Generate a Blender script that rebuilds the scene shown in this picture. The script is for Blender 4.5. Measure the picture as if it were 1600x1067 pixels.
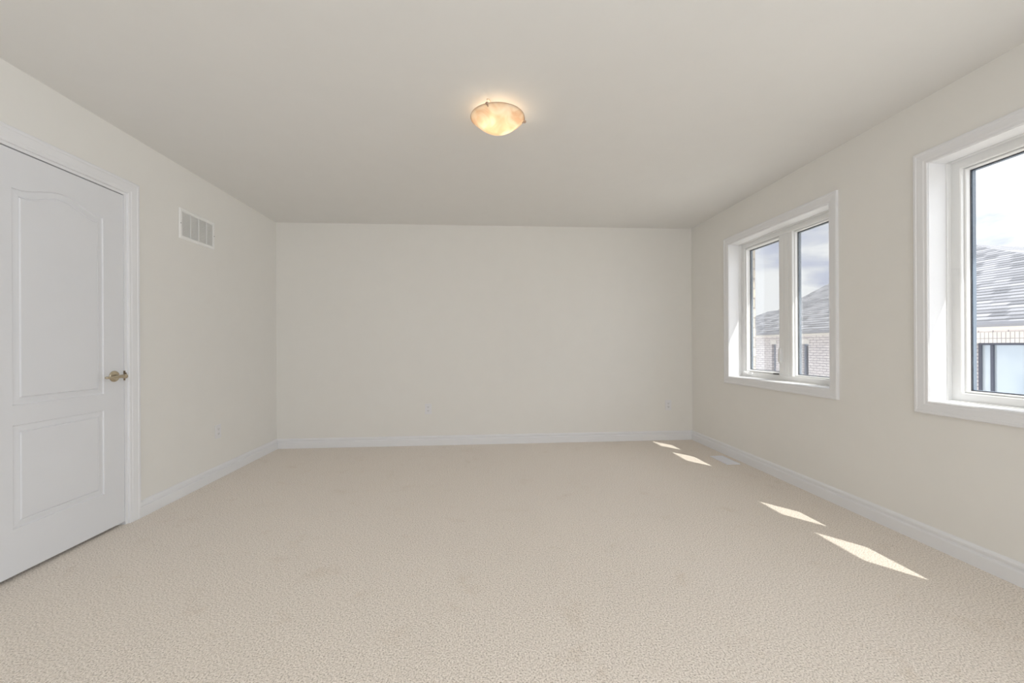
import bpy, bmesh, math
from mathutils import Vector, Matrix
from mathutils.geometry import tessellate_polygon

scene = bpy.context.scene
for o in list(bpy.data.objects):
    bpy.data.objects.remove(o)

# ------------------------------------------------------------------ camera
HC = 1.0983
YAW, ROLL = 0.072, -0.0053
cam_data = bpy.data.cameras.new('camera')
cam_data.sensor_width = 36.0
cam_data.lens = 640.0 / 1600.0 * 36.0
cam_data.shift_y = 6.33 / 1600.0
cam_data.clip_start = 0.02
cam_data.clip_end = 500
cam = bpy.data.objects.new('camera', cam_data)
scene.collection.objects.link(cam)
fwd = Vector((math.sin(YAW), math.cos(YAW), 0))
rgt = Vector((math.cos(YAW), -math.sin(YAW), 0))
up = Vector((0, 0, 1))
cr, sr = math.cos(ROLL), math.sin(ROLL)
r2 = rgt * cr + up * sr
u2 = -rgt * sr + up * cr
cam.matrix_world = Matrix(((r2.x, u2.x, -fwd.x, 0), (r2.y, u2.y, -fwd.y, 0),
                           (r2.z, u2.z, -fwd.z, HC), (0, 0, 0, 1)))
scene.camera = cam

# ------------------------------------------------------------------ colour management
scene.view_settings.view_transform = 'Standard'
scene.view_settings.look = 'None'
scene.view_settings.gamma = 1.0
scene.view_settings.use_curve_mapping = False
scene.view_settings.exposure = 0.0
scene.cycles.max_bounces = 14
scene.cycles.diffuse_bounces = 8
scene.cycles.transparent_max_bounces = 16
scene.cycles.sample_clamp_indirect = 6.0
scene.cycles.use_denoising = True

# ------------------------------------------------------------------ sky and sun
SUN_TRAVEL = Vector((-1.0, 1.38, -2.25)).normalized()
TO_SUN = -SUN_TRAVEL


class NT:
    """small helper around a node tree"""
    def __init__(self, tree):
        self.t = tree
        tree.nodes.clear()

    def n(self, kind, **kw):
        nd = self.t.nodes.new(kind)
        for k, v in kw.items():
            if k.startswith('i_'):
                nd.inputs[k[2:].replace('_', ' ')].default_value = v
            else:
                setattr(nd, k, v)
        return nd

    def l(self, a, b):
        self.t.links.new(a, b)

    def math(self, op, a, b=None, clamp=False):
        nd = self.t.nodes.new('ShaderNodeMath')
        nd.operation = op
        nd.use_clamp = clamp
        for i, v in enumerate((a, b)):
            if v is None:
                continue
            if isinstance(v, (int, float)):
                nd.inputs[i].default_value = v
            else:
                self.l(v, nd.inputs[i])
        return nd.outputs[0]

    def mix(self, fac, a, b, blend='MIX'):
        nd = self.t.nodes.new('ShaderNodeMix')
        nd.data_type = 'RGBA'
        nd.blend_type = blend
        for s, v in ((nd.inputs[0], fac), (nd.inputs[6], a), (nd.inputs[7], b)):
            if isinstance(v, (int, float)):
                s.default_value = v
            elif isinstance(v, tuple):
                s.default_value = (v[0], v[1], v[2], 1)
            else:
                self.l(v, s)
        return nd.outputs[2]

    def ramp(self, fac, stops):
        nd = self.t.nodes.new('ShaderNodeValToRGB')
        el = nd.color_ramp.elements
        while len(el) < len(stops):
            el.new(0.5)
        for e, (p, c) in zip(el, stops):
            e.position = p
            e.color = (c[0], c[1], c[2], 1) if isinstance(c, tuple) else (c, c, c, 1)
        self.l(fac, nd.inputs[0])
        return nd.outputs[0]


SKY_BASE = 1.3      # clouds low over the roofs
SKY_ZENITH = 2.2     # extra towards the zenith
SKY_GLOW = 4.5
world = bpy.data.worlds.new('world')
scene.world = world
world.use_nodes = True
w = NT(world.node_tree)
tc = w.n('ShaderNodeTexCoord')
mp = w.n('ShaderNodeMapping')
mp.inputs['Scale'].default_value = (1.0, 1.0, 2.6)
mp.inputs['Location'].default_value = (0.35, 0.1, 0.27)
w.l(tc.outputs['Generated'], mp.inputs[0])
nz = w.n('ShaderNodeTexNoise', i_Scale=4.6, i_Detail=9.0, i_Roughness=0.52, i_Distortion=0.25)
w.l(mp.outputs[0], nz.inputs['Vector'])
clouds = w.ramp(nz.outputs['Fac'], [(0.30, (0.56, 0.60, 0.74)), (0.37, (0.67, 0.71, 0.86)), (0.43, (0.86, 0.88, 0.95)), (0.50, (1.10, 1.10, 1.10))])
sep = w.n('ShaderNodeSeparateXYZ')
w.l(tc.outputs['Generated'], sep.inputs[0])
elev = w.math('SUBTRACT', sep.outputs[2], 0.42)
elev = w.math('MULTIPLY', elev, SKY_ZENITH)
elev = w.math('MAXIMUM', elev, 0.0)
dot = w.n('ShaderNodeVectorMath', operation='DOT_PRODUCT')
dot.inputs[1].default_value = TO_SUN
w.l(tc.outputs['Generated'], dot.inputs[0])
glow = w.math('MAXIMUM', dot.outputs['Value'], 0.0)
glow = w.math("POWER", glow, 3.0)
glow = w.math('MULTIPLY', glow, SKY_GLOW)
s = w.math('ADD', elev, glow)
s = w.math('ADD', s, SKY_BASE)
bg = w.n('ShaderNodeBackground')
w.l(clouds, bg.inputs[0])
w.l(s, bg.inputs[1])
wo = w.n('ShaderNodeOutputWorld')
w.l(bg.outputs[0], wo.inputs[0])

sun_d = bpy.data.lights.new('sun', 'SUN')
sun_d.energy = 9.0
sun_d.angle = math.radians(0.4)
sun_d.color = (1.0, 0.95, 0.86)
sun = bpy.data.objects.new('sun', sun_d)
sun.rotation_euler = SUN_TRAVEL.to_track_quat('-Z', 'Y').to_euler()
sun.location = (20, -20, 30)
scene.collection.objects.link(sun)

# added fill lights: behind the camera, and outside the unseen window beside it
def area(name, loc, direction, sx, sy, power, col):
    d = bpy.data.lights.new(name, 'AREA')
    d.shape = 'RECTANGLE'
    d.size, d.size_y = sx, sy
    d.energy = power
    d.color = col
    o = bpy.data.objects.new(name, d)
    o.location = loc
    o.rotation_euler = Vector(direction).to_track_quat('-Z', 'Y').to_euler()
    scene.collection.objects.link(o)
    return o

REAR = area('rear_fill', (0.1, -1.55, 1.35), (0, 1, 0), 4.2, 2.1, 37, (0.94, 0.97, 1.0))  # added fill behind the camera, no window there
SIDE = area('side_fill', (2.74, -0.335, 1.43), (-1, 0, 0), 1.1, 1.25, 56, (0.87, 0.93, 1.0))  # added fill shining in through the invented third window
LAMP_POWER = 8.0

# ------------------------------------------------------------------ room numbers
XL, XR, YB, H = -2.216, 2.422, 4.587, 2.44
YF = -1.65            # wall behind the camera
XO = 2.70             # outer brick face

# ------------------------------------------------------------------ materials
def principled(name, col, rough=0.6, metallic=0.0, spec=0.5, **kw):
    m = bpy.data.materials.new(name)
    m.use_nodes = True
    b = m.node_tree.nodes['Principled BSDF']
    b.inputs['Base Color'].default_value = (*col, 1)
    b.inputs['Roughness'].default_value = rough
    b.inputs['Metallic'].default_value = metallic
    b.inputs['Specular IOR Level'].default_value = spec
    # a very faint mottling keeps the surface procedural and uneven
    t = m.node_tree
    amt = kw.get('mottle', 0.015)
    sc = kw.get('scale', 8.0)
    tcn = t.nodes.new('ShaderNodeTexCoord')
    no = t.nodes.new('ShaderNodeTexNoise')
    no.inputs['Scale'].default_value = sc
    no.inputs['Detail'].default_value = 4
    t.links.new(tcn.outputs['Object'], no.inputs['Vector'])
    mx = t.nodes.new('ShaderNodeMix')
    mx.data_type = 'RGBA'
    mx.inputs[6].default_value = (*[c * (1 - amt) for c in col], 1)
    mx.inputs[7].default_value = (*[min(1, c * (1 + amt)) for c in col], 1)
    t.links.new(no.outputs['Fac'], mx.inputs[0])
    t.links.new(mx.outputs[2], b.inputs['Base Color'])
    if kw.get('bump'):
        n2 = t.nodes.new('ShaderNodeTexNoise')
        n2.inputs['Scale'].default_value = kw.get('bscale', 250)
        n2.inputs['Detail'].default_value = 3
        t.links.new(tcn.outputs['Object'], n2.inputs['Vector'])
        bp = t.nodes.new('ShaderNodeBump')
        bp.inputs['Strength'].default_value = kw['bump']
        bp.inputs['Distance'].default_value = 0.002
        t.links.new(n2.outputs['Fac'], bp.inputs['Height'])
        t.links.new(bp.outputs[0], b.inputs['Normal'])
    return m


M = {}
M['wall'] = principled('cream_wall_paint', (0.80, 0.787, 0.757), 0.75, spec=0.25, bump=0.08)
M['ceiling'] = principled('flat_ceiling_paint', (0.80, 0.796, 0.783), 0.9, spec=0.1, bump=0.1)
M['trim'] = principled('white_trim_paint', (0.805, 0.81, 0.83), 0.4, spec=0.4)
M['door'] = principled('white_door_paint', (0.765, 0.775, 0.805), 0.45, spec=0.4, bump=0.05, bscale=120)
M['vinyl'] = principled('white_window_vinyl', (0.81, 0.815, 0.815), 0.35, spec=0.45)
M['spacer'] = principled('blue_grey_glass_spacer', (0.10, 0.13, 0.17), 0.35, spec=0.5)
M['gasket'] = principled('dark_glazing_gasket', (0.07, 0.07, 0.08), 0.5)
M['plastic'] = principled('white_plastic', (0.78, 0.78, 0.80), 0.3, spec=0.5)
M['slot'] = principled('dark_slot', (0.05, 0.048, 0.045), 0.7)
M['grey_slot'] = principled('grey_socket_hole', (0.25, 0.24, 0.24), 0.7)
M['vent_white'] = principled('white_vent_enamel', (0.86, 0.86, 0.85), 0.4)
M['vent_back'] = principled('pale_duct_back', (0.80, 0.79, 0.77), 0.9)  # even pale backing behind the louvres
M['register'] = principled('white_register_enamel', (0.86, 0.87, 0.92), 0.4)
M['brass'] = principled('antique_nickel', (0.56, 0.49, 0.37), 0.22, metallic=0.9, spec=0.5, mottle=0.12, scale=60)
M['bronze'] = principled('darkened_bronze', (0.20, 0.15, 0.10), 0.4, metallic=0.8)
M['clip'] = principled('brushed_nickel_clip', (0.50, 0.38, 0.30), 0.35, metallic=0.7)
M['gutter'] = principled('slate_grey_gutter', (0.30, 0.31, 0.35), 0.5)
M['soffit'] = principled('pale_soffit', (0.82, 0.80, 0.76), 0.6)
M['stone'] = principled('pale_cast_stone', (0.78, 0.76, 0.74), 0.8, mottle=0.05, scale=20)
M['dark_frame'] = principled('charcoal_window_frame', (0.10, 0.11, 0.15), 0.5)
M['mid_frame'] = principled('blue_grey_window_frame', (0.33, 0.38, 0.48), 0.5)
M['ground'] = principled('pale_gravel_ground', (0.50, 0.48, 0.44), 0.95, mottle=0.15, scale=3)
M['bulb_base'] = principled('lamp_base_white', (0.80, 0.78, 0.74), 0.5)


def carpet_material():
    m = bpy.data.materials.new('beige_carpet')
    m.use_nodes = True
    t = NT(m.node_tree)
    tc = t.n('ShaderNodeTexCoord')
    fine = t.n('ShaderNodeTexNoise', i_Scale=160.0, i_Detail=3.0, i_Roughness=0.65)
    t.l(tc.outputs['Object'], fine.inputs['Vector'])
    tuft = t.n('ShaderNodeTexVoronoi', i_Scale=260.0, feature='F1')
    t.l(tc.outputs['Object'], tuft.inputs['Vector'])
    mid = t.n('ShaderNodeTexNoise', i_Scale=4.5, i_Detail=8.0, i_Roughness=0.72, i_Distortion=0.3)
    t.l(tc.outputs['Object'], mid.inputs['Vector'])
    base = t.ramp(fine.outputs['Fac'], [(0.30, (0.30, 0.245, 0.185)), (0.46, (0.72, 0.635, 0.545)), (0.62, (0.95, 0.87, 0.785))])
    marks = t.ramp(mid.outputs['Fac'], [(0.28, (0.90, 0.865, 0.82)), (0.43, (1, 1, 1)), (1.0, (1.0, 1.0, 1.0))])
    col = t.mix(1.0, base, marks, 'MULTIPLY')
    b = t.n('ShaderNodeBsdfPrincipled', i_Roughness=0.95)
    b.inputs['Specular IOR Level'].default_value = 0.08
    b.inputs['Sheen Weight'].default_value = 0.45
    b.inputs['Sheen Roughness'].default_value = 0.5
    t.l(col, b.inputs['Base Color'])
    hgt = t.math('ADD', fine.outputs['Fac'], t.math('MULTIPLY', tuft.outputs['Distance'], 1.0))
    bp = t.n('ShaderNodeBump', i_Strength=0.55, i_Distance=0.004)
    t.l(hgt, bp.inputs['Height'])
    t.l(bp.outputs[0], b.inputs['Normal'])
    o = t.n('ShaderNodeOutputMaterial')
    t.l(b.outputs[0], o.inputs[0])
    return m


def brick_material(name, c1, c2, mortar, bw, bh, mort, axis='YZ', offset=0.5, msize=0.012):
    m = bpy.data.materials.new(name)
    m.use_nodes = True
    t = NT(m.node_tree)
    tc = t.n('ShaderNodeTexCoord')
    sp = t.n('ShaderNodeSeparateXYZ')
    t.l(tc.outputs['Object'], sp.inputs[0])
    cb = t.n('ShaderNodeCombineXYZ')
    t.l(sp.outputs['XYZ'.index(axis[0])], cb.inputs[0])
    t.l(sp.outputs['XYZ'.index(axis[1])], cb.inputs[1])
    br = t.n('ShaderNodeTexBrick', offset=offset)
    br.inputs['Color1'].default_value = (*c1, 1)
    br.inputs['Color2'].default_value = (*c2, 1)
    br.inputs['Mortar'].default_value = (*mortar, 1)
    br.inputs['Scale'].default_value = 1.0
    br.inputs['Brick Width'].default_value = bw
    br.inputs['Row Height'].default_value = bh
    br.inputs['Mortar Size'].default_value = msize
    br.inputs['Mortar Smooth'].default_value = 0.3
    t.l(cb.outputs[0], br.inputs['Vector'])
    no = t.n('ShaderNodeTexNoise', i_Scale=14.0, i_Detail=4.0)
    t.l(tc.outputs['Object'], no.inputs['Vector'])
    va = t.ramp(no.outputs['Fac'], [(0.3, 0.90), (0.7, 1.0)])
    col = t.mix(1.0, br.outputs['Color'], va, 'MULTIPLY')
    b = t.n('ShaderNodeBsdfPrincipled', i_Roughness=0.85)
    b.inputs['Specular IOR Level'].default_value = 0.2
    t.l(col, b.inputs['Base Color'])
    bp = t.n('ShaderNodeBump', i_Strength=0.5, i_Distance=0.01)
    bp.invert = True
    t.l(br.outputs['Fac'], bp.inputs['Height'])
    t.l(bp.outputs[0], b.inputs['Normal'])
    o = t.n('ShaderNodeOutputMaterial')
    t.l(b.outputs[0], o.inputs[0])
    return m


def glass_material():
    m = bpy.data.materials.new('window_glass')
    m.use_nodes = True
    t = NT(m.node_tree)
    tr = t.n('ShaderNodeBsdfTransparent')
    tr.inputs[0].default_value = (0.95, 0.965, 0.975, 1)
    gl = t.n('ShaderNodeBsdfGlossy', i_Roughness=0.02)
    fr = t.n('ShaderNodeFresnel', i_IOR=1.35)
    mx = t.n('ShaderNodeMixShader')
    t.l(t.math('MULTIPLY', fr.outputs[0], 0.5), mx.inputs[0])
    t.l(tr.outputs[0], mx.inputs[1])
    t.l(gl.outputs[0], mx.inputs[2])
    o = t.n('ShaderNodeOutputMaterial')
    t.l(mx.outputs[0], o.inputs[0])
    return m


def far_glass_material():
    m = bpy.data.materials.new('reflective_far_glass')
    m.use_nodes = True
    t = NT(m.node_tree)
    tc = t.n('ShaderNodeTexCoord')
    no = t.n('ShaderNodeTexNoise', i_Scale=1.2, i_Detail=2.0)
    t.l(tc.outputs['Object'], no.inputs['Vector'])
    col = t.ramp(no.outputs['Fac'], [(0.3, (0.52, 0.60, 0.68)), (0.7, (0.66, 0.73, 0.79))])  # light-blue reflection painted into the pane colour
    b = t.n('ShaderNodeBsdfPrincipled', i_Roughness=0.08)
    t.l(col, b.inputs['Base Color'])
    b.inputs['Metallic'].default_value = 0.35
    o = t.n('ShaderNodeOutputMaterial')
    t.l(b.outputs[0], o.inputs[0])
    return m


def bowl_material():
    m = bpy.data.materials.new('swirled_alabaster_glass')
    m.use_nodes = True
    t = NT(m.node_tree)
    tc = t.n('ShaderNodeTexCoord')
    wv = t.n('ShaderNodeTexNoise', i_Scale=9.0, i_Detail=2.0, i_Distortion=1.6)
    t.l(tc.outputs['Object'], wv.inputs['Vector'])
    col = t.ramp(wv.outputs['Fac'], [(0.35, (0.78, 0.63, 0.50)), (0.52, (0.84, 0.76, 0.66)), (0.66, (0.90, 0.85, 0.78))])
    tl = t.n('ShaderNodeBsdfTranslucent')
    t.l(col, tl.inputs[0])
    tr = t.n('ShaderNodeBsdfTransparent')
    tr.inputs[0].default_value = (1, 0.95, 0.86, 1)
    gl = t.n('ShaderNodeBsdfPrincipled', i_Roughness=0.15)
    t.l(col, gl.inputs['Base Color'])
    m1 = t.n('ShaderNodeMixShader')
    m1.inputs[0].default_value = 0.16
    t.l(tl.outputs[0], m1.inputs[1])
    t.l(tr.outputs[0], m1.inputs[2])
    m2 = t.n('ShaderNodeMixShader')
    m2.inputs[0].default_value = 0.25
    t.l(m1.outputs[0], m2.inputs[1])
    t.l(gl.outputs[0], m2.inputs[2])
    o = t.n('ShaderNodeOutputMaterial')
    t.l(m2.outputs[0], o.inputs[0])
    return m


def bulb_material():
    m = bpy.data.materials.new('lit_bulb')
    m.use_nodes = True
    t = NT(m.node_tree)
    e = t.n('ShaderNodeEmission')
    e.inputs[0].default_value = (1.0, 0.82, 0.60, 1)
    e.inputs[1].default_value = BULB_EMIT
    o = t.n('ShaderNodeOutputMaterial')
    t.l(e.outputs[0], o.inputs[0])
    return m


def shingle_material(name, tint=1.0):
    """rows of overlapping shingles: tab tones vary along each row, a dark butt edge closes every row"""
    m = bpy.data.materials.new(name)
    m.use_nodes = True
    t = NT(m.node_tree)
    tc = t.n('ShaderNodeTexCoord')
    sp = t.n('ShaderNodeSeparateXYZ')
    t.l(tc.outputs['Object'], sp.inputs[0])
    v = t.math('MULTIPLY', sp.outputs[0], 1.118 / 0.20)
    row = t.math('FLOOR', v)
    frac = t.math('FRACT', v)
    tab = t.math('FLOOR', t.math('ADD', t.math('MULTIPLY', sp.outputs[1], 3.1), t.math('MULTIPLY', row, 0.618)))
    cb = t.n('ShaderNodeCombineXYZ')
    t.l(tab, cb.inputs[0])
    t.l(row, cb.inputs[1])
    wn_ = t.n('ShaderNodeTexWhiteNoise', noise_dimensions='2D')
    t.l(cb.outputs[0], wn_.inputs['Vector'])
    tone = t.ramp(wn_.outputs['Value'], [(0.0, (0.20 * tint, 0.205 * tint, 0.225 * tint)), (0.45, (0.31 * tint, 0.315 * tint, 0.34 * tint)),
                                         (1.0, (0.40 * tint, 0.405 * tint, 0.43 * tint))])
    grit = t.n('ShaderNodeTexNoise', i_Scale=60.0, i_Detail=2.0)
    t.l(tc.outputs['Object'], grit.inputs['Vector'])
    tone = t.mix(1.0, tone, t.ramp(grit.outputs['Fac'], [(0.3, 0.88), (0.7, 1.08)]), 'MULTIPLY')
    edge = t.ramp(frac, [(0.0, 0.22), (0.22, 0.45), (0.36, 1.0), (1.0, 1.0)])
    col = t.mix(1.0, tone, edge, 'MULTIPLY')
    b = t.n('ShaderNodeBsdfPrincipled', i_Roughness=0.9)
    b.inputs['Specular IOR Level'].default_value = 0.2
    t.l(col, b.inputs['Base Color'])
    o = t.n('ShaderNodeOutputMaterial')
    t.l(b.outputs[0], o.inputs[0])
    return m


BULB_EMIT = 17.0
M['carpet'] = carpet_material()
M['glass'] = glass_material()
M['far_glass'] = far_glass_material()
M['bowl'] = bowl_material()
M['bulb'] = bulb_material()
M['own_brick'] = brick_material('buff_brick_reveal', (0.60, 0.53, 0.44), (0.50, 0.44, 0.36), (0.28, 0.26, 0.24), 0.30, 0.097, 0.012, 'XZ', msize=0.010)
M['white_brick'] = brick_material('white_house_brick', (0.84, 0.80, 0.81), (0.76, 0.72, 0.74), (0.42, 0.40, 0.44), 0.27, 0.088, 0.012)
M['soldier'] = brick_material('white_soldier_brick', (0.84, 0.82, 0.80), (0.78, 0.76, 0.75), (0.42, 0.40, 0.42), 0.076, 0.60, 0.01, offset=0.0, msize=0.008)
M['shingle'] = shingle_material('grey_asphalt_shingles', 0.62)

# ------------------------------------------------------------------ mesh helpers
C = scene.collection


def link(name, verts, faces, mat, parent=None, smooth=False, bevel=0.0, normals=True):
    me = bpy.data.meshes.new(name)
    bm = bmesh.new()
    vs = [bm.verts.new(v) for v in verts]
    for f in faces:
        try:
            bm.faces.new([vs[i] for i in f])
        except ValueError:
            pass
    if normals:
        bmesh.ops.recalc_face_normals(bm, faces=bm.faces)
    bm.to_mesh(me)
    bm.free()
    if smooth:
        for p in me.polygons:
            p.use_smooth = True
    me.materials.append(mat)
    o = bpy.data.objects.new(name, me)
    C.objects.link(o)
    if parent is not None:
        o.parent = parent
    if bevel > 0:
        md = o.modifiers.new('bevel', 'BEVEL')
        md.width = bevel
        md.segments = 3
        md.limit_method = 'ANGLE'
    return o


class Shape:
    """collects simple solids into one vertex/face list"""
    def __init__(self):
        self.v, self.f = [], []

    def add(self, verts, faces):
        k = len(self.v)
        self.v += [tuple(p) for p in verts]
        self.f += [[i + k for i in f] for f in faces]
        return self

    def box(self, x0, x1, y0, y1, z0, z1):
        v = [(x, y, z) for z in (z0, z1) for y in (y0, y1) for x in (x0, x1)]
        return self.add(v, [(0, 2, 3, 1), (4, 5, 7, 6), (0, 1, 5, 4), (2, 6, 7, 3), (0, 4, 6, 2), (1, 3, 7, 5)])

    def lathe(self, prof, n=48, origin=(0, 0, 0), axis='Z', arc=None):
        """prof: list of (radius, height) revolved about axis through origin"""
        vs, fs = [], []
        for r, h in prof:
            for k in range(n):
                a = 2 * math.pi * k / n
                p = (r * math.cos(a), r * math.sin(a), h)
                if axis == 'X':
                    p = (p[2], p[0], p[1])
                elif axis == 'Y':
                    p = (p[0], p[2], p[1])
                vs.append((p[0] + origin[0], p[1] + origin[1], p[2] + origin[2]))
        for i in range(len(prof) - 1):
            for k in range(n):
                k2 = (k + 1) % n
                fs.append((i * n + k, i * n + k2, (i + 1) * n + k2, (i + 1) * n + k))
        if prof[0][0] > 1e-6:
            fs.append(tuple(range(n))[::-1])
        if prof[-1][0] > 1e-6:
            fs.append(tuple((len(prof) - 1) * n + k for k in range(n)))
        return self.add(vs, fs)

    def tube(self, pts, radii, n=16, flat=1.0):
        """tapering tube through pts; flat squashes its vertical size"""
        vs, fs = [], []
        P = [Vector(p) for p in pts]
        for i, p in enumerate(P):
            d = (P[min(i + 1, len(P) - 1)] - P[max(i - 1, 0)]).normalized()
            a = d.cross(Vector((0, 0, 1)))
            if a.length < 1e-3:
                a = Vector((1, 0, 0))
            a.normalize()
            b = a.cross(d).normalized()
            for k in range(n):
                t = 2 * math.pi * k / n
                q = p + a * math.cos(t) * radii[i] + b * math.sin(t) * radii[i] * flat
                vs.append(tuple(q))
        for i in range(len(P) - 1):
            for k in range(n):
                k2 = (k + 1) % n
                fs.append((i * n + k, i * n + k2, (i + 1) * n + k2, (i + 1) * n + k))
        fs.append(tuple(range(n))[::-1])
        fs.append(tuple((len(P) - 1) * n + k for k in range(n)))
        return self.add(vs, fs)

    def prism(self, outline, fn, d0, d1):
        """outline: 2-D points; fn(a, b, d) -> 3-D"""
        n = len(outline)
        vs = [fn(a, b, d0) for a, b in outline] + [fn(a, b, d1) for a, b in outline]
        fs = [tuple(range(n)), tuple(range(n, 2 * n))[::-1]]
        fs += [(k, (k + 1) % n, n + (k + 1) % n, n + k) for k in range(n)]
        return self.add(vs, fs)

    def frame(self, y0, y1, z0, z1, prof, xf, sides='LTRB'):
        """mitred moulding round the rectangle y0..y1, z0..z1 on an X wall.
        prof: closed list of (outward offset, protrusion); xf(p) -> x.
        sides 'LTRB' closed ring, 'LTR' open at the bottom."""
        ring = len(prof)
        if sides == 'LTRB':
            cs = [(y0, z0, -1, -1), (y0, z1, -1, 1), (y1, z1, 1, 1), (y1, z0, 1, -1)]
        else:
            cs = [(y0, z0, -1, 0), (y0, z1, -1, 1), (y1, z1, 1, 1), (y1, z0, 1, 0)]
        vs, fs = [], []
        for (y, z, sy, sz) in cs:
            for d, p in prof:
                vs.append((xf(p), y + sy * d, z + sz * d))
        m = 4 if sides == 'LTRB' else 3
        for c in range(m):
            c2 = (c + 1) % 4
            for k in range(ring):
                k2 = (k + 1) % ring
                fs.append((c * ring + k, c * ring + k2, c2 * ring + k2, c2 * ring + k))
        if m == 3:
            fs.append(tuple(range(ring)))
            fs.append(tuple(3 * ring + k for k in range(ring))[::-1])
        return self.add(vs, fs)

    def build(self, name, mat, parent=None, **kw):
        return link(name, self.v, self.f, mat, parent, **kw)


def S():
    return Shape()


def tag(o, label=None, cat=None, group=None, kind=None):
    if label:
        o['label'] = label
    if cat:
        o['category'] = cat
    if group:
        o['group'] = group
    if kind:
        o['kind'] = kind
    return o


def empty(name, loc, label=None, cat=None, group=None, kind=None):
    o = bpy.data.objects.new(name, None)
    o.empty_display_size = 0.05
    o.location = loc
    C.objects.link(o)
    return tag(o, label, cat, group, kind)


def keep(parent):
    """parts are written in world coordinates: undo the parent's place"""
    bpy.context.view_layer.update()
    inv = parent.matrix_world.inverted()
    for ch in parent.children:
        ch.matrix_parent_inverse = inv


# ------------------------------------------------------------------ floor, ceiling, walls
floor = S().box(XL - 0.15, XR + 0.18, YF - 0.1, YB + 0.15, -0.12, 0.0).build('floor', M['carpet'])
tag(floor, 'beige cut-pile carpet covering the whole room', 'floor', kind='structure')
ceil = S().box(XL - 0.15, XR + 0.18, YF - 0.1, YB + 0.15, H, H + 0.12).build('ceiling', M['ceiling'])
tag(ceil, 'flat off-white painted ceiling', 'ceiling', kind='structure')
wb = S().box(XL, XR, YB, YB + 0.12, 0, H).build('wall_back', M['wall'])
tag(wb, 'plain cream back wall facing the camera', 'wall', kind='structure')
wf = S().box(XL, XR, YF - 0.1, YF, 0, H).build('wall_front', M['wall'])
tag(wf, 'cream wall behind the camera', 'wall', kind='structure')

# door opening in the left wall
DY0, DY1, DZ = 1.9635, 2.7103, 2.0475


def wall_with_holes(name, x0, x1, y0, y1, z0, z1, holes, mat):
    s = S()
    ys = sorted({y0, y1, *[h[0] for h in holes], *[h[1] for h in holes]})
    for a, b in zip(ys[:-1], ys[1:]):
        hs = [h for h in holes if h[0] <= a + 1e-6 and h[1] >= b - 1e-6]
        if not hs:
            s.box(x0, x1, a, b, z0, z1)
        else:
            h = hs[0]
            if h[2] > z0:
                s.box(x0, x1, a, b, z0, h[2])
            if h[3] < z1:
                s.box(x0, x1, a, b, h[3], z1)
    return s.build(name, mat)


wl = wall_with_holes('wall_left', XL - 0.12, XL, YF - 0.1, YB + 0.12, 0, H, [(DY0 - 0.018, DY1 + 0.018, 0, DZ + 0.018)], M['wall'])
tag(wl, 'cream left wall with the white door and the return air grille', 'wall', kind='structure')

# window openings in the right wall (inner edges of casing)
WZ0, WZ1 = 0.787, 2.075
WINS = [(2.692, 3.861), (0.884, 2.053), (-0.92, 0.25)]  # last entry: unseen window, added to let the side fill in
JT = 0.014
holes = [(a - JT, b + JT, WZ0 - JT, WZ1 + JT) for a, b in WINS]
wr = wall_with_holes('wall_right', XR, 2.60, YF - 0.1, YB + 0.12, 0, H, holes, M['wall'])
tag(wr, 'cream right wall with two white windows', 'wall', kind='structure')
bh = [(a - 0.012, b + 0.016, WZ0 - 0.02, WZ1 + 0.02) for a, b in WINS]
we = wall_with_holes('wall_outer', 2.60, XO, YF - 0.3, YB + 0.6, -3.0, 2.62, bh, M['own_brick'])
tag(we, 'buff brick outer skin seen in the window reveal', 'wall', kind='structure')
# roof overhang of this house above the windows
ov = S().box(2.60, 3.036, YF - 0.6, YB + 1.2, 2.50, 2.66).build('trim_1', M['soffit'])
tag(ov, 'roof overhang outside above the windows', 'eave', kind='structure')
# roof slab so that no daylight leaks over the ceiling
rs = S().box(XL - 0.3, 3.0, YF - 0.6, YB + 1.2, 2.70, 2.85).build('trim_2', M['shingle'])
tag(rs, 'roof deck over this room', 'roof', kind='structure')

# ------------------------------------------------------------------ baseboards
BB = [(0, 0), (0.016, 0), (0.016, 0.060), (0.0145, 0.066), (0.007, 0.070), (0.005, 0.076),
      (0.0055, 0.080), (0.012, 0.083), (0.012, 0.092), (0.009, 0.100), (0.004, 0.105), (0, 0.106)]


def baseboard(name, p0, p1, inward, label, m0=0, m1=0):
    """profile swept from p0 to p1; m0/m1 = 1 where the end is mitred into a corner"""
    d = Vector((p1[0] - p0[0], p1[1] - p0[1], 0)).normalized()
    n = Vector(inward)
    vs, fs = [], []
    for (p, sgn, mt) in ((Vector((*p0, 0)), 1, m0), (Vector((*p1, 0)), -1, m1)):
        for a, z in BB:
            q = p + n * a + d * sgn * a * mt
            vs.append((q.x, q.y, z))
    k = len(BB)
    for i in range(k):
        j = (i + 1) % k
        fs.append((i, j, k + j, k + i))
    fs.append(tuple(range(k)))
    fs.append(tuple(range(k, 2 * k))[::-1])
    o = link(name, vs, fs, M['trim'])
    return tag(o, label, 'baseboard', kind='structure')


baseboard('baseboard_left', (XL, 2.803), (XL, YB), (1, 0, 0), 'white baseboard along the left wall', 0, 1)
baseboard('baseboard_back', (XL, YB), (XR, YB), (0, -1, 0), 'white baseboard along the back wall', 1, 1)
baseboard('baseboard_right', (XR, YF), (XR, YB), (-1, 0, 0), 'white baseboard along the right wall', 1, 1)

# ------------------------------------------------------------------ door
door = empty('door_1', (XL, (DY0 + DY1) / 2, 0), 'white closed two-panel door with arched upper panel', 'door', kind='structure')
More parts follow.
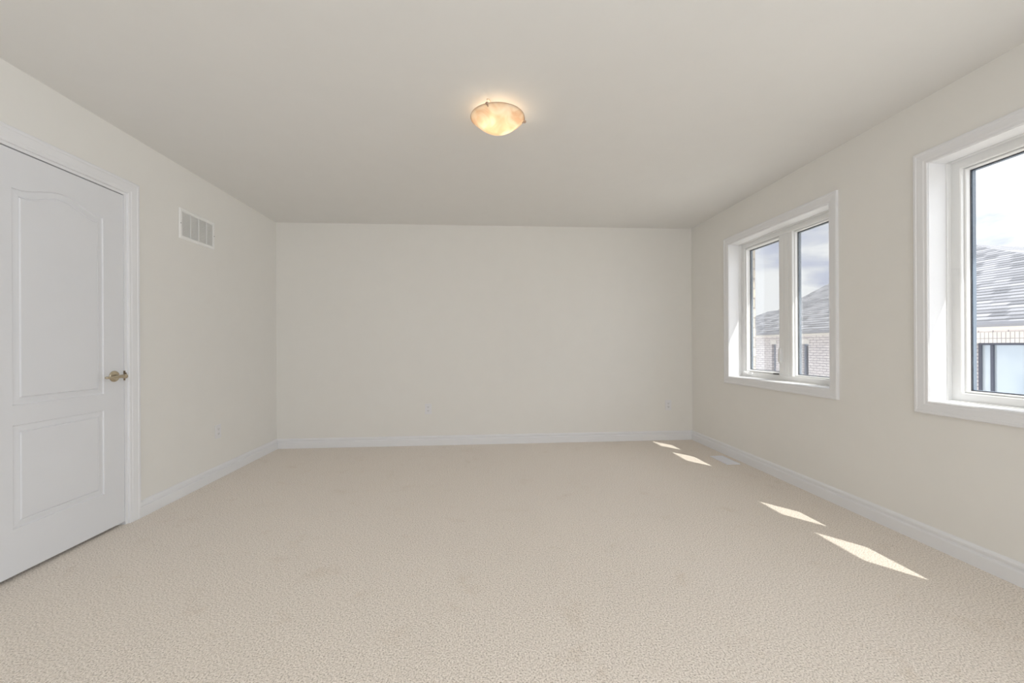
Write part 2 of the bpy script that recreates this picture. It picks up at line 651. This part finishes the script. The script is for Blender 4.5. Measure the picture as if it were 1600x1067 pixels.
# jamb lining the opening
jb = S()
jb.box(XL - 0.12, XL + 0.0005, DY1 - 0.0005, DY1 + 0.0, 0, DZ)  # thin edge strip keeps the reveal closed
jprof = [(0.0, 0.0), (0.0, -0.115), (0.012, -0.115), (0.012, 0.0)]
SLAB_Y0, SLAB_Y1, SLAB_Z0, SLAB_Z1 = 1.968, 2.7078, 0.020, 2.0425
jb = S().frame(DY0, DY1, 0, DZ, [(-0.0, 0.0005), (-0.0, -0.112), (0.018, -0.112), (0.018, 0.0005)], lambda p: XL + p, 'LTR')
# stop behind the slab
jb.frame(DY0, DY1, 0, DZ, [(-0.012, -0.042), (-0.012, -0.075), (0.0, -0.075), (0.0, -0.042)], lambda p: XL + p, 'LTR')
jb.build('door_jamb', M['trim'], door)
CAS = [(0.006, 0.0), (0.006, 0.009), (0.010, 0.012), (0.020, 0.012), (0.026, 0.0145), (0.050, 0.0165), (0.056, 0.0165),
       (0.060, 0.019), (0.070, 0.019), (0.0745, 0.016), (0.0745, 0.0)]
dcas = [(d * 1.13 + 0.011, p) for d, p in CAS]
S().frame(DY0, DY1, 0, DZ - 0.002, dcas, lambda p: XL + p, 'LTR').build('door_casing', M['trim'], door)


# slab with two moulded panels
def arch_outline(y0, y1, z0, z1, rise, n=28):
    """rectangle whose top edge is a flat shoulder - swell - flat shoulder curve; counter clockwise"""
    pts = [(y0, z0), (y1, z0)]
    w_ = y1 - y0
    for k in range(n + 1):
        u = 1 - k / n
        # shoulders of 8 % at each end, smooth cathedral swell between
        t = min(max((u - 0.06) / 0.88, 0), 1)
        h = (0.5 - 0.5 * math.cos(2 * math.pi * t)) ** 0.85
        pts.append((y0 + w_ * u, z1 + rise * h))
    return pts


def rect_outline(y0, y1, z0, z1, n=0):
    return [(y0, z0), (y1, z0), (y1, z1), (y0, z1)]


XD = XL - 0.004      # face of the slab, set back a hair from the wall plane
steps = [(0.0, 0.0), (0.003, -0.0055), (0.009, -0.0062), (0.018, -0.0052), (0.031, -0.0032), (0.034, -0.0055), (0.038, -0.0008), (0.041, -0.0004)]


def panel_rings(kind):
    rings = []
    for ins, dep in steps:
        if kind == 'upper':
            y0, y1, z0, z1 = 2.104 + ins, 2.574 - ins, 0.826 + ins, 1.860 - ins
            pts = arch_outline(y0, y1, z0, z1, 0.052)
        else:
            y0, y1, z0, z1 = 2.104 + ins, 2.574 - ins, 0.238 + ins, 0.730 - ins
            pts = rect_outline(y0, y1, z0, z1)
        rings.append([(XD + dep, y, z) for y, z in pts])
    return rings


sv, sf = [], []
up_r, lo_r = panel_rings('upper'), panel_rings('lower')
outer = [(XD, SLAB_Y0, SLAB_Z0), (XD, SLAB_Y1, SLAB_Z0), (XD, SLAB_Y1, SLAB_Z1), (XD, SLAB_Y0, SLAB_Z1)]
loops = [outer, list(reversed(up_r[0])), list(reversed(lo_r[0]))]
flat = [p for lp in loops for p in lp]
tris = tessellate_polygon([[Vector((p[1], p[2], 0)) for p in lp] for lp in loops])
sv += flat
sf += [tuple(t) for t in tris]
for rings in (up_r, lo_r):
    for i in range(len(rings) - 1):
        k = len(sv)
        n = len(rings[i])
        sv += rings[i] + rings[i + 1]
        for j in range(n):
            sf.append((k + j, k + (j + 1) % n, k + n + (j + 1) % n, k + n + j))
    k = len(sv)
    sv += rings[-1]
    sf.append(tuple(range(k, k + len(rings[-1]))))
k = len(sv)
XB_ = XD - 0.035
sv += outer + [(XB_, y, z) for _, y, z in outer]
sf += [(k + 4, k + 5, k + 6, k + 7)] + [(k + j, k + (j + 1) % 4, k + 4 + (j + 1) % 4, k + 4 + j) for j in range(4)]
slab = link('door_panel', sv, sf, M['door'], door)
bmt = bmesh.new()
bmt.from_mesh(slab.data)
bmesh.ops.remove_doubles(bmt, verts=bmt.verts, dist=1e-5)
bmesh.ops.recalc_face_normals(bmt, faces=bmt.faces)
bmt.to_mesh(slab.data)
bmt.free()
# dark sheet standing in for the shade behind the door
S().box(XL - 0.125, XL - 0.118, DY0 - 0.02, DY1 + 0.02, 0, DZ + 0.02).build('door_backing', M['slot'], door)

hy, hz = 2.639, 0.925
hd = empty('door_handle', (XL, hy, hz))
hd.parent = door
hs = S()
hs.lathe([(0.0, 0.0), (0.0335, 0.0), (0.0335, 0.004), (0.030, 0.009), (0.020, 0.0115), (0.0, 0.0115)], 40, (XD, hy, hz), 'X')
hs.build('rosette', M['brass'], hd, smooth=False, bevel=0.001)
hl = S()
hl.lathe([(0.0, 0.0), (0.0105, 0.0), (0.0095, 0.02), (0.0105, 0.036), (0.0125, 0.044), (0.0125, 0.060), (0.009, 0.064), (0.0, 0.0645)], 28, (XD + 0.010, hy, hz), 'X')
hl.tube([(XD + 0.062, hy + 0.006, hz + 0.001), (XD + 0.063, hy - 0.02, hz + 0.002), (XD + 0.062, hy - 0.05, hz), (XD + 0.059, hy - 0.085, hz - 0.002), (XD + 0.054, hy - 0.112, hz - 0.001), (XD + 0.050, hy - 0.117, hz)],
        [0.0105, 0.0105, 0.0095, 0.0085, 0.0075, 0.004], 18, 0.95)
hl.build('lever', M['brass'], hd, smooth=True)
sp = S().box(XL - 0.03, XL + 0.0045, DY1 - 0.0055, DY1 - 0.001, hz - 0.030, hz + 0.030)
sp.box(XL - 0.002, XL + 0.0075, DY1 - 0.004, DY1 + 0.004, hz - 0.018, hz + 0.018)
sp.build('strike_plate', M['bronze'], door, bevel=0.0008)
keep(door)
bpy.context.view_layer.update()
_hi = hd.matrix_world.inverted()
for ch in hd.children:
    ch.matrix_parent_inverse = _hi


# ------------------------------------------------------------------ windows
def window(idx, y0, y1, crank, label):
    wn = empty('window_%d' % idx, (XR, (y0 + y1) / 2, WZ0), label, 'window', kind='structure')
    ym = (y0 + y1) / 2
    # interior casing
    S().frame(y0, y1, WZ0, WZ1, [(d - 0.004, p) for d, p in CAS], lambda p: XR - p).build('window_casing', M['trim'], wn)
    # wooden jamb extension lining the opening
    S().frame(y0, y1, WZ0, WZ1, [(0.0, 0.004), (0.0, -0.098), (0.013, -0.098), (0.013, 0.004)], lambda p: XR - p).build('window_jamb', M['trim'], wn)
    # vinyl outer frame: flange, then the wider face
    fr = S()
    X1, X2, X3 = 2.547, 2.592, 2.620
    fr.frame(y0, y1, WZ0, WZ1, [(-0.004, 2.519), (0.012, 2.519), (0.012, X3), (-0.004, X3)], lambda p: p)
    fr.frame(y0, y1, WZ0, WZ1, [(-0.046, X1 + 0.004), (-0.042, X1), (-0.003, X1), (-0.003, X3), (-0.050, X3), (-0.050, X2), (-0.0465, X2 - 0.008)], lambda p: p)
    # mullion post with shallow flutes
    mh = 0.075
    ml = [(-mh, X3), (-mh, X1 + 0.006), (-mh + 0.005, X1 + 0.001), (-0.040, X1 + 0.001), (-0.036, X1 + 0.006), (-0.032, X1 + 0.001),
          (-0.012, X1 - 0.001), (0.012, X1 - 0.001), (0.018, X1 + 0.004), (0.024, X1 + 0.001), (mh - 0.005, X1 + 0.001), (mh, X1 + 0.006), (mh, X3)]
    fr.prism([(a, b) for a, b in ml], lambda a, b, d: (b, ym + a, d), WZ0 + 0.045, WZ1 - 0.045)
    fr.build('window_frame', M['vinyl'], wn)
    lights = [(y0 + 0.048, ym - mh), (ym + mh, y1 - 0.048)]
    for k, (a, b) in enumerate(lights):
        casement = crank and k == 1
        zb, zt = WZ0 + 0.049, WZ1 - 0.049
        sash = S()
        if casement:
            e = 0.012
            sash.frame(a, b, zb, zt, [(0.0, X1 + 0.010), (0.0, X3 - 0.004), (-e - 0.006, X3 - 0.004), (-e - 0.006, X2 - 0.006), (-e, X1 + 0.026), (-e, X1 + 0.012)], lambda p: p)
        else:
            e = 0.006
            sash.frame(a, b, zb, zt, [(0.0, X1 + 0.020), (0.0, X3 - 0.004), (-e - 0.002, X3 - 0.004), (-e - 0.002, X2 - 0.004), (-e, X1 + 0.024)], lambda p: p)
        so = sash.build('sash', M['vinyl'], wn)
        e2 = e + (0.006 if casement else 0.002)
        S().box(X2 + 0.002, X2 + 0.005, a + e2, b - e2, zb + e2, zt - e2).build('pane', M['glass'], so)
        S().frame(a, b, zb, zt, [(-e2, X2 - 0.001), (-e2, X2 + 0.001), (-e2 - 0.0035, X2 + 0.001), (-e2 - 0.0035, X2 - 0.001)], lambda p: p).build('gasket', M['gasket'], so)
        S().frame(a, b, zb, zt, [(-e2, X2 + 0.006), (-e2, X2 + 0.026), (-e2 - 0.005, X2 + 0.026), (-e2 - 0.005, X2 + 0.006)], lambda p: p).build('spacer', M['spacer'], so)
    if crank:
        # folding crank on the sill of the far casement
        cy = y1 - 0.085
        cb = S()
        cb.box(X1 - 0.016, X1 + 0.001, cy - 0.085, cy + 0.045, WZ0 + 0.030, WZ0 + 0.046)
        cb.box(X1 - 0.024, X1 + 0.001, cy - 0.030, cy + 0.020, WZ0 + 0.026, WZ0 + 0.052)
        co = cb.build('crank', M['vinyl'], wn, bevel=0.004)
        S().tube([(X1 - 0.022, cy + 0.005, WZ0 + 0.048), (X1 - 0.032, cy - 0.01, WZ0 + 0.040), (X1 - 0.033, cy - 0.055, WZ0 + 0.030), (X1 - 0.030, cy - 0.095, WZ0 + 0.030), (X1 - 0.030, cy - 0.110, WZ0 + 0.037), (X1 - 0.030, cy - 0.116, WZ0 + 0.045)],
                 [0.007, 0.007, 0.006, 0.006, 0.009, 0.007], 14).build('crank_arm', M['vinyl'], co, smooth=True)
        # dark sash clip near the mullion
        S().box(X1 + 0.000, X1 + 0.012, ym + mh + 0.018, ym + mh + 0.075, WZ0 + 0.049, WZ0 + 0.056).build('latch_clip', M['gasket'], wn, bevel=0.001)
        # sash lock lever on the mullion
        ly, lz = ym + mh - 0.022, 1.030
        lk = S().prism([(-0.010, -0.090), (0.012, -0.082), (0.014, -0.04), (0.010, 0.012), (0.004, 0.034), (-0.006, 0.036), (-0.011, 0.0), (-0.013, -0.05)],
                       lambda a, b, d: (d, ly + a, lz + b), X1 - 0.020, X1 + 0.002)
        lk.build('lock_lever', M['vinyl'], wn, bevel=0.003)
        S().lathe([(0.0, 0.0), (0.005, 0.0), (0.005, 0.003), (0.0, 0.003)], 16, (X1 - 0.003, ly + 0.016, lz - 0.088), 'X').build('screw', M['grey_slot'], wn)
    keep(wn)
    for ch in wn.children:
        if ch.children:
            for g in ch.children:
                pass
    return wn


window(1, *WINS[0], True, 'white two-light window nearer the back wall, with crank and lock lever')
window(2, *WINS[1], False, 'white two-light window at the right edge of the photo')
window(3, *WINS[2], False, 'added white two-light window beside the camera, unseen, admits the fill light')

# ------------------------------------------------------------------ return air grille on the left wall
vy0, vy1, vz0, vz1 = 3.169, 3.567, 1.901, 2.128
vt = empty('return_air_grille', (XL, (vy0 + vy1) / 2, vz0), 'white louvred return air grille high on the left wall', 'air vent')
fi = 0.026
S().frame(vy0 + fi, vy1 - fi, vz0 + fi, vz1 - fi, [(0.0, 0.0005), (0.0, 0.006), (0.003, 0.0085), (0.018, 0.0075), (0.026, 0.0025), (0.026, 0.0005)], lambda p: XL + p).build('frame', M['vent_white'], vt)
S().box(XL + 0.0005, XL + 0.0015, vy0 + fi, vy1 - fi, vz0 + fi, vz1 - fi).build('duct_opening', M['vent_back'], vt)
nsl = 21
lv = S()
span = (vz1 - vz0 - 2 * fi)
for k in range(nsl):
    z = vz0 + fi + span * (k + 0.5) / nsl
    t_ = span / nsl
    lv.prism([(0.0022, t_ * 0.30), (0.0022, t_ * 0.12), (0.0085, -t_ * 0.40), (0.0085, -t_ * 0.22)],
             lambda a, b, d, z=z: (XL + a, d, z + b), vy0 + fi, vy1 - fi)
lv.build('louvres', M['vent_white'], vt)
for k in (1, 2, 3):
    y = vy0 + fi + (vy1 - vy0 - 2 * fi) * (k / 3.87)
    S().box(XL + 0.002, XL + 0.0092, y - 0.0012, y + 0.0012, vz0 + fi, vz1 - fi).build('divider', M['vent_white'], vt)
for y in (vy0 + 0.012, vy1 - 0.010):
    S().lathe([(0.0, 0.0), (0.004, 0.0), (0.0035, 0.002), (0.0, 0.0025)], 16, (XL + 0.007, y, (vz0 + vz1) / 2), 'X').build('screw', M['grey_slot'], vt)
keep(vt)


# ------------------------------------------------------------------ wall outlets
def duplex(name, origin, face, label, lower_dark=False, cat='outlet', group=None):
    """face 'X': plate on the left wall looking +X; 'Y': plate on the back wall looking -Y"""
    o = empty(name, origin, label, cat, group)
    ox, oy, oz = origin
    if face == 'X':
        def T(a, b, d):
            return (ox + d, oy + a, oz + b)
    else:
        def T(a, b, d):
            return (ox + a, oy - d, oz + b)

    def slabp(a0, a1, b0, b1, d0, d1):
        return S().prism([(a0, b0), (a1, b0), (a1, b1), (a0, b1)], T, d0, d1)
    slabp(-0.036, 0.036, -0.058, 0.058, 0.0002, 0.0055).build('plate', M['plastic'], o, bevel=0.0022)
    for sgn in (1, -1):
        cz = sgn * 0.0195
        pts = []
        for k in range(24):
            a = 2 * math.pi * k / 24
            pts.append((max(-0.0165, min(0.0165, 0.0185 * math.cos(a))), cz + max(-0.0135, min(0.0135, 0.0175 * math.sin(a)))))
        rc = S().prism(pts, T, 0.005, 0.0075).build('socket', M['plastic'], o, bevel=0.0008)
        sl = S()
        for a in (-0.0065, 0.0065):
            sl.prism([(a - 0.0016, cz - 0.002), (a + 0.0016, cz - 0.002), (a + 0.0016, cz + 0.007), (a - 0.0016, cz + 0.007)], T, 0.0070, 0.0078)
        sl.prism([(-0.0026, cz - 0.009), (0.0026, cz - 0.009), (0.0026, cz - 0.0045), (-0.0026, cz - 0.0045)], T, 0.0070, 0.0078)
        so = sl.build('slots', M['slot'] if (lower_dark and sgn < 0) else M['grey_slot'], o)
    S().prism([(0.003 * math.cos(k * math.pi / 6), 0.003 * math.sin(k * math.pi / 6)) for k in range(12)], T, 0.005, 0.0066).build('screw', M['plastic'], o)
    keep(o)
    return o


duplex('wall_outlet', (XL, 3.601, 0.392), 'X', 'white duplex outlet low on the left wall, below the air grille')
duplex('wall_outlet', (-0.602, YB, 0.403), 'Y', 'white duplex outlet in the left half of the back wall')
duplex('wall_outlet', (2.135, YB, 0.402), 'Y', 'white duplex outlet on the back wall beside the right corner', True)

# ------------------------------------------------------------------ floor register
ry0, ry1, rx0, rx1 = 3.585, 3.869, 2.220, 2.347
rg = empty('floor_register', ((rx0 + rx1) / 2, (ry0 + ry1) / 2, 0), 'white metal floor register in the carpet by the right wall', 'floor vent')
fw = 0.014
rf = S()
rf.box(rx0, rx1, ry0, ry0 + fw, 0.0005, 0.006).box(rx0, rx1, ry1 - fw, ry1, 0.0005, 0.006)
rf.box(rx0, rx0 + fw, ry0 + fw, ry1 - fw, 0.0005, 0.006).box(rx1 - fw, rx1, ry0 + fw, ry1 - fw, 0.0005, 0.006)
rf.build('frame', M['register'], rg, bevel=0.0015)
S().box(rx0 + fw, rx1 - fw, ry0 + fw, ry1 - fw, 0.0002, 0.0012).build('damper', M['grey_slot'], rg)
rl = S()
nn = 26
for k in range(nn):
    y = ry0 + fw + (ry1 - ry0 - 2 * fw) * (k + 0.5) / nn
    rl.box(rx0 + fw, rx1 - fw, y - 0.0033, y + 0.0033, 0.001, 0.0052)
rl.box((rx0 + rx1) / 2 - 0.002, (rx0 + rx1) / 2 + 0.002, ry0 + fw, ry1 - fw, 0.001, 0.0056)
rl.build('louvres', M['register'], rg)
keep(rg)

# ------------------------------------------------------------------ ceiling light
lx, ly_, lz_ = 0.093, 2.335, 2.393
cl = empty('ceiling_light', (lx, ly_, H), 'lit flush ceiling light with a frosted glass bowl held by metal clips', 'ceiling light')
S().lathe([(0.0, 0.0), (0.062, 0.0), (0.062, -0.012), (0.055, -0.022), (0.0, -0.022)], 40, (lx, ly_, H)).build('canopy', M['bulb_base'], cl)
bowl = []
R_ = 0.152
nb = 18
for k in range(nb + 1):
    u = k / nb
    bowl.append((R_ * u, lz_ - 0.084 * (1 - u ** 1.75)))
inner = [(r * 0.985, z + 0.004) for r, z in reversed(bowl)]
S().lathe([(max(r, 0.0), z) for r, z in bowl] + [(max(r, 0.0), z) for r, z in inner], 72, (lx, ly_, 0)).build('glass_bowl', M['bowl'], cl, smooth=True)
# bright metal rim round the glass edge
rim = S()
n_ = 72
vs, fs = [], []
for k in range(n_):
    a = 2 * math.pi * k / n_
    for q in range(8):
        b = 2 * math.pi * q / 8
        r = R_ + 0.001 + 0.0014 * math.cos(b)
        vs.append((lx + r * math.cos(a), ly_ + r * math.sin(a), lz_ + 0.003 + 0.0014 * math.sin(b)))
for k in range(n_):
    for q in range(8):
        fs.append((k * 8 + q, k * 8 + (q + 1) % 8, ((k + 1) % n_) * 8 + (q + 1) % 8, ((k + 1) % n_) * 8 + q))
rim.add(vs, fs).build('rim', M['clip'], cl, smooth=True)
for deg in (-113, 7, 108):
    a = math.radians(deg)
    ca, sa = math.cos(a), math.sin(a)

    def P(r, t, z):
        return (lx + ca * r - sa * t, ly_ + sa * r + ca * t, z)
    cp = S()
    cp.tube([P(0.05, 0, H - 0.012), P(R_ - 0.02, 0, H - 0.012), P(R_ + 0.006, 0, lz_ + 0.022), P(R_ + 0.006, 0, lz_ - 0.004)], [0.0022] * 4, 10)
    cp.tube([P(R_ + 0.004, 0, lz_ - 0.001), P(R_ + 0.008, 0, lz_ - 0.004), P(R_ + 0.010, 0, lz_ - 0.008)], [0.0085, 0.0092, 0.0055], 18)
    cp.tube([P(R_ + 0.007, 0, lz_ - 0.002), P(R_ - 0.008, 0, lz_ - 0.010)], [0.005, 0.004], 12)
    cp.build('clip', M['clip'], cl)
for (bx, by) in ((-0.030, -0.020), (0.045, 0.035)):
    S().lathe([(0.0, -0.045), (0.012, -0.042), (0.019, -0.030), (0.020, -0.018), (0.013, 0.004), (0.010, 0.014), (0.010, 0.022), (0.0, 0.022)], 24,
              (lx + bx, ly_ + by, lz_)).build('bulb', M['bulb'], cl, smooth=True)
keep(cl)

# ------------------------------------------------------------------ outside: ground and houses
g = S().box(2.75, 60, -30, 70, -3.3, -3.0).build('ground', M['ground'])
tag(g, 'pale ground between the houses', 'ground', kind='structure')

nh = empty('neighbouring_house', (12, 11, -3), 'white brick house with a grey shingled roof, seen through both windows', 'house')
HX = 11.4
EZ = HC + 0.345         # underside of the eave
house_wins = [(15.18, 15.40, 1.10, -0.6, False), (13.58, 13.88, 1.10, -0.6, False), (6.50, 8.72, 1.10, -0.7, True)]
hw = S()
ys = sorted({4.9, 17.1, *[a for a, *_ in house_wins], *[b for _, b, *_ in house_wins]})
for a, b in zip(ys[:-1], ys[1:]):
    hh = [h for h in house_wins if h[0] <= a + 1e-6 and h[1] >= b - 1e-6]
    if hh:
        hw.box(HX, HX + 0.25, a, b, -3, hh[0][3]).box(HX, HX + 0.25, a, b, 1.10, EZ)
    else:
        hw.box(HX, HX + 0.25, a, b, -3, EZ)
hw.box(HX + 0.25, 17.0, 4.9, 5.1, -3, EZ).box(HX + 0.25, 17.0, 16.9, 17.1, -3, EZ).box(16.8, 17.0, 5.1, 16.9, -3, EZ)
hw.build('wall', M['white_brick'], nh)
# soffit and gutter
S().box(11.0, 17.4, 4.6, 17.4, EZ, EZ + 0.03).build('soffit', M['soffit'], nh)
S().box(HX - 0.03, HX + 0.0, 4.9, 17.1, EZ - 0.06, EZ).build('frieze', M['stone'], nh)
gp = [(0.0, 0.0), (0.07, 0.0), (0.11, 0.05), (0.115, 0.105), (0.0, 0.105)]
S().prism(gp, lambda a, b, d: (11.02 - a, d, EZ + 0.005 + b), 4.5, 17.5).build('gutter', M['gutter'], nh)
# roof: front slope with its ridge, back slope, sides
RZ = lambda a: HC + 0.35 + 0.10 + 0.49 * (a - 11.0)
zr = RZ(17.5)
rv = [(11.0, 4.6, RZ(11.0)), (11.0, 17.45, RZ(11.0)), (17.5, 17.45, zr), (17.5, 13.7, zr), (24.0, 17.45, RZ(11.0)), (24.0, 4.6, RZ(11.0)),
      (11.0, 4.6, EZ + 0.03), (11.0, 17.45, EZ + 0.03), (24.0, 17.45, EZ + 0.03), (24.0, 4.6, EZ + 0.03)]
rfc = [(0, 1, 2, 3), (2, 4, 5, 3), (0, 3, 5), (1, 4, 2), (0, 6, 7, 1), (1, 7, 8, 4), (4, 8, 9, 5), (5, 9, 6, 0), (6, 9, 8, 7)]
link('roof', rv, rfc, M['shingle'], nh)
for (a, b, zt, zb, big) in house_wins:
    fo = S()
    fx = HX + 0.10
    if not big:
        fo.box(fx, fx + 0.08, a, a + 0.05, zb, zt).box(fx, fx + 0.08, b - 0.05, b, zb, zt).box(fx, fx + 0.08, a + 0.05, b - 0.05, zt - 0.06, zt)
        wo_ = fo.build('window', M['mid_frame'], nh)
        S().box(fx + 0.05, fx + 0.07, a + 0.05, b - 0.05, zb, zt - 0.06).build('pane', M['dark_frame'], wo_)
        S().box(HX - 0.025, HX + 0.02, a - 0.04, b + 0.04, zt, zt + 0.17).build('lintel', M['stone'], nh)
    else:
        fo.box(fx, fx + 0.08, a, b, zt - 0.05, zt)
        edges = [b - 0.24, b - 0.30]
        y = b - 0.24
        pw = 0.56
        panes = []
        fo.box(fx, fx + 0.08, b - 0.05, b, zb, zt - 0.05)
        while y - 0.10 > a:
            fo.box(fx - 0.02, fx + 0.08, y - 0.045, y, zb, zt - 0.05)
            y2 = max(a + 0.05, y - 0.045 - pw)
            panes.append((y2, y - 0.045))
            fo.box(fx - 0.02, fx + 0.08, y2 - 0.045, y2, zb, zt - 0.05)
            y = y2 - 0.045
        wo_ = fo.build('window', M['dark_frame'], nh)
        S().box(fx + 0.04, fx + 0.06, b - 0.195, b - 0.05, zb, zt - 0.05).build('pane', M['far_glass'], wo_)
        for (p0, p1) in panes:
            S().box(fx + 0.03, fx + 0.05, p0, p1, zb, zt - 0.05).build('pane', M['far_glass'], wo_)
        S().box(HX - 0.02, HX + 0.02, a - 0.5, b + 0.25, zt, zt + 0.24).build('lintel', M['soldier'], nh)
keep(nh)

fh = empty('neighbouring_house', (20, 27, -3), 'distant grey-roofed house behind the white brick one, seen in the far window', 'house')
S().box(15.9, 24, 18.6, 31.5, -3, 1.0).build('wall', M['white_brick'], fh)
z2 = HC + 2.30
fv = [(15.5, 18.2, 1.0), (15.5, 32.0, 1.0), (20.0, 27.3, z2), (20.0, 22.0, z2), (24.5, 32.0, 1.0), (24.5, 18.2, 1.0)]
link('roof', fv, [(0, 1, 2, 3), (1, 4, 2), (4, 5, 3, 2), (5, 0, 3), (0, 5, 4, 1)], M['shingle'], fh)
keep(fh)

# nested children written in world coordinates: undo their parents' inverse chains
bpy.context.view_layer.update()
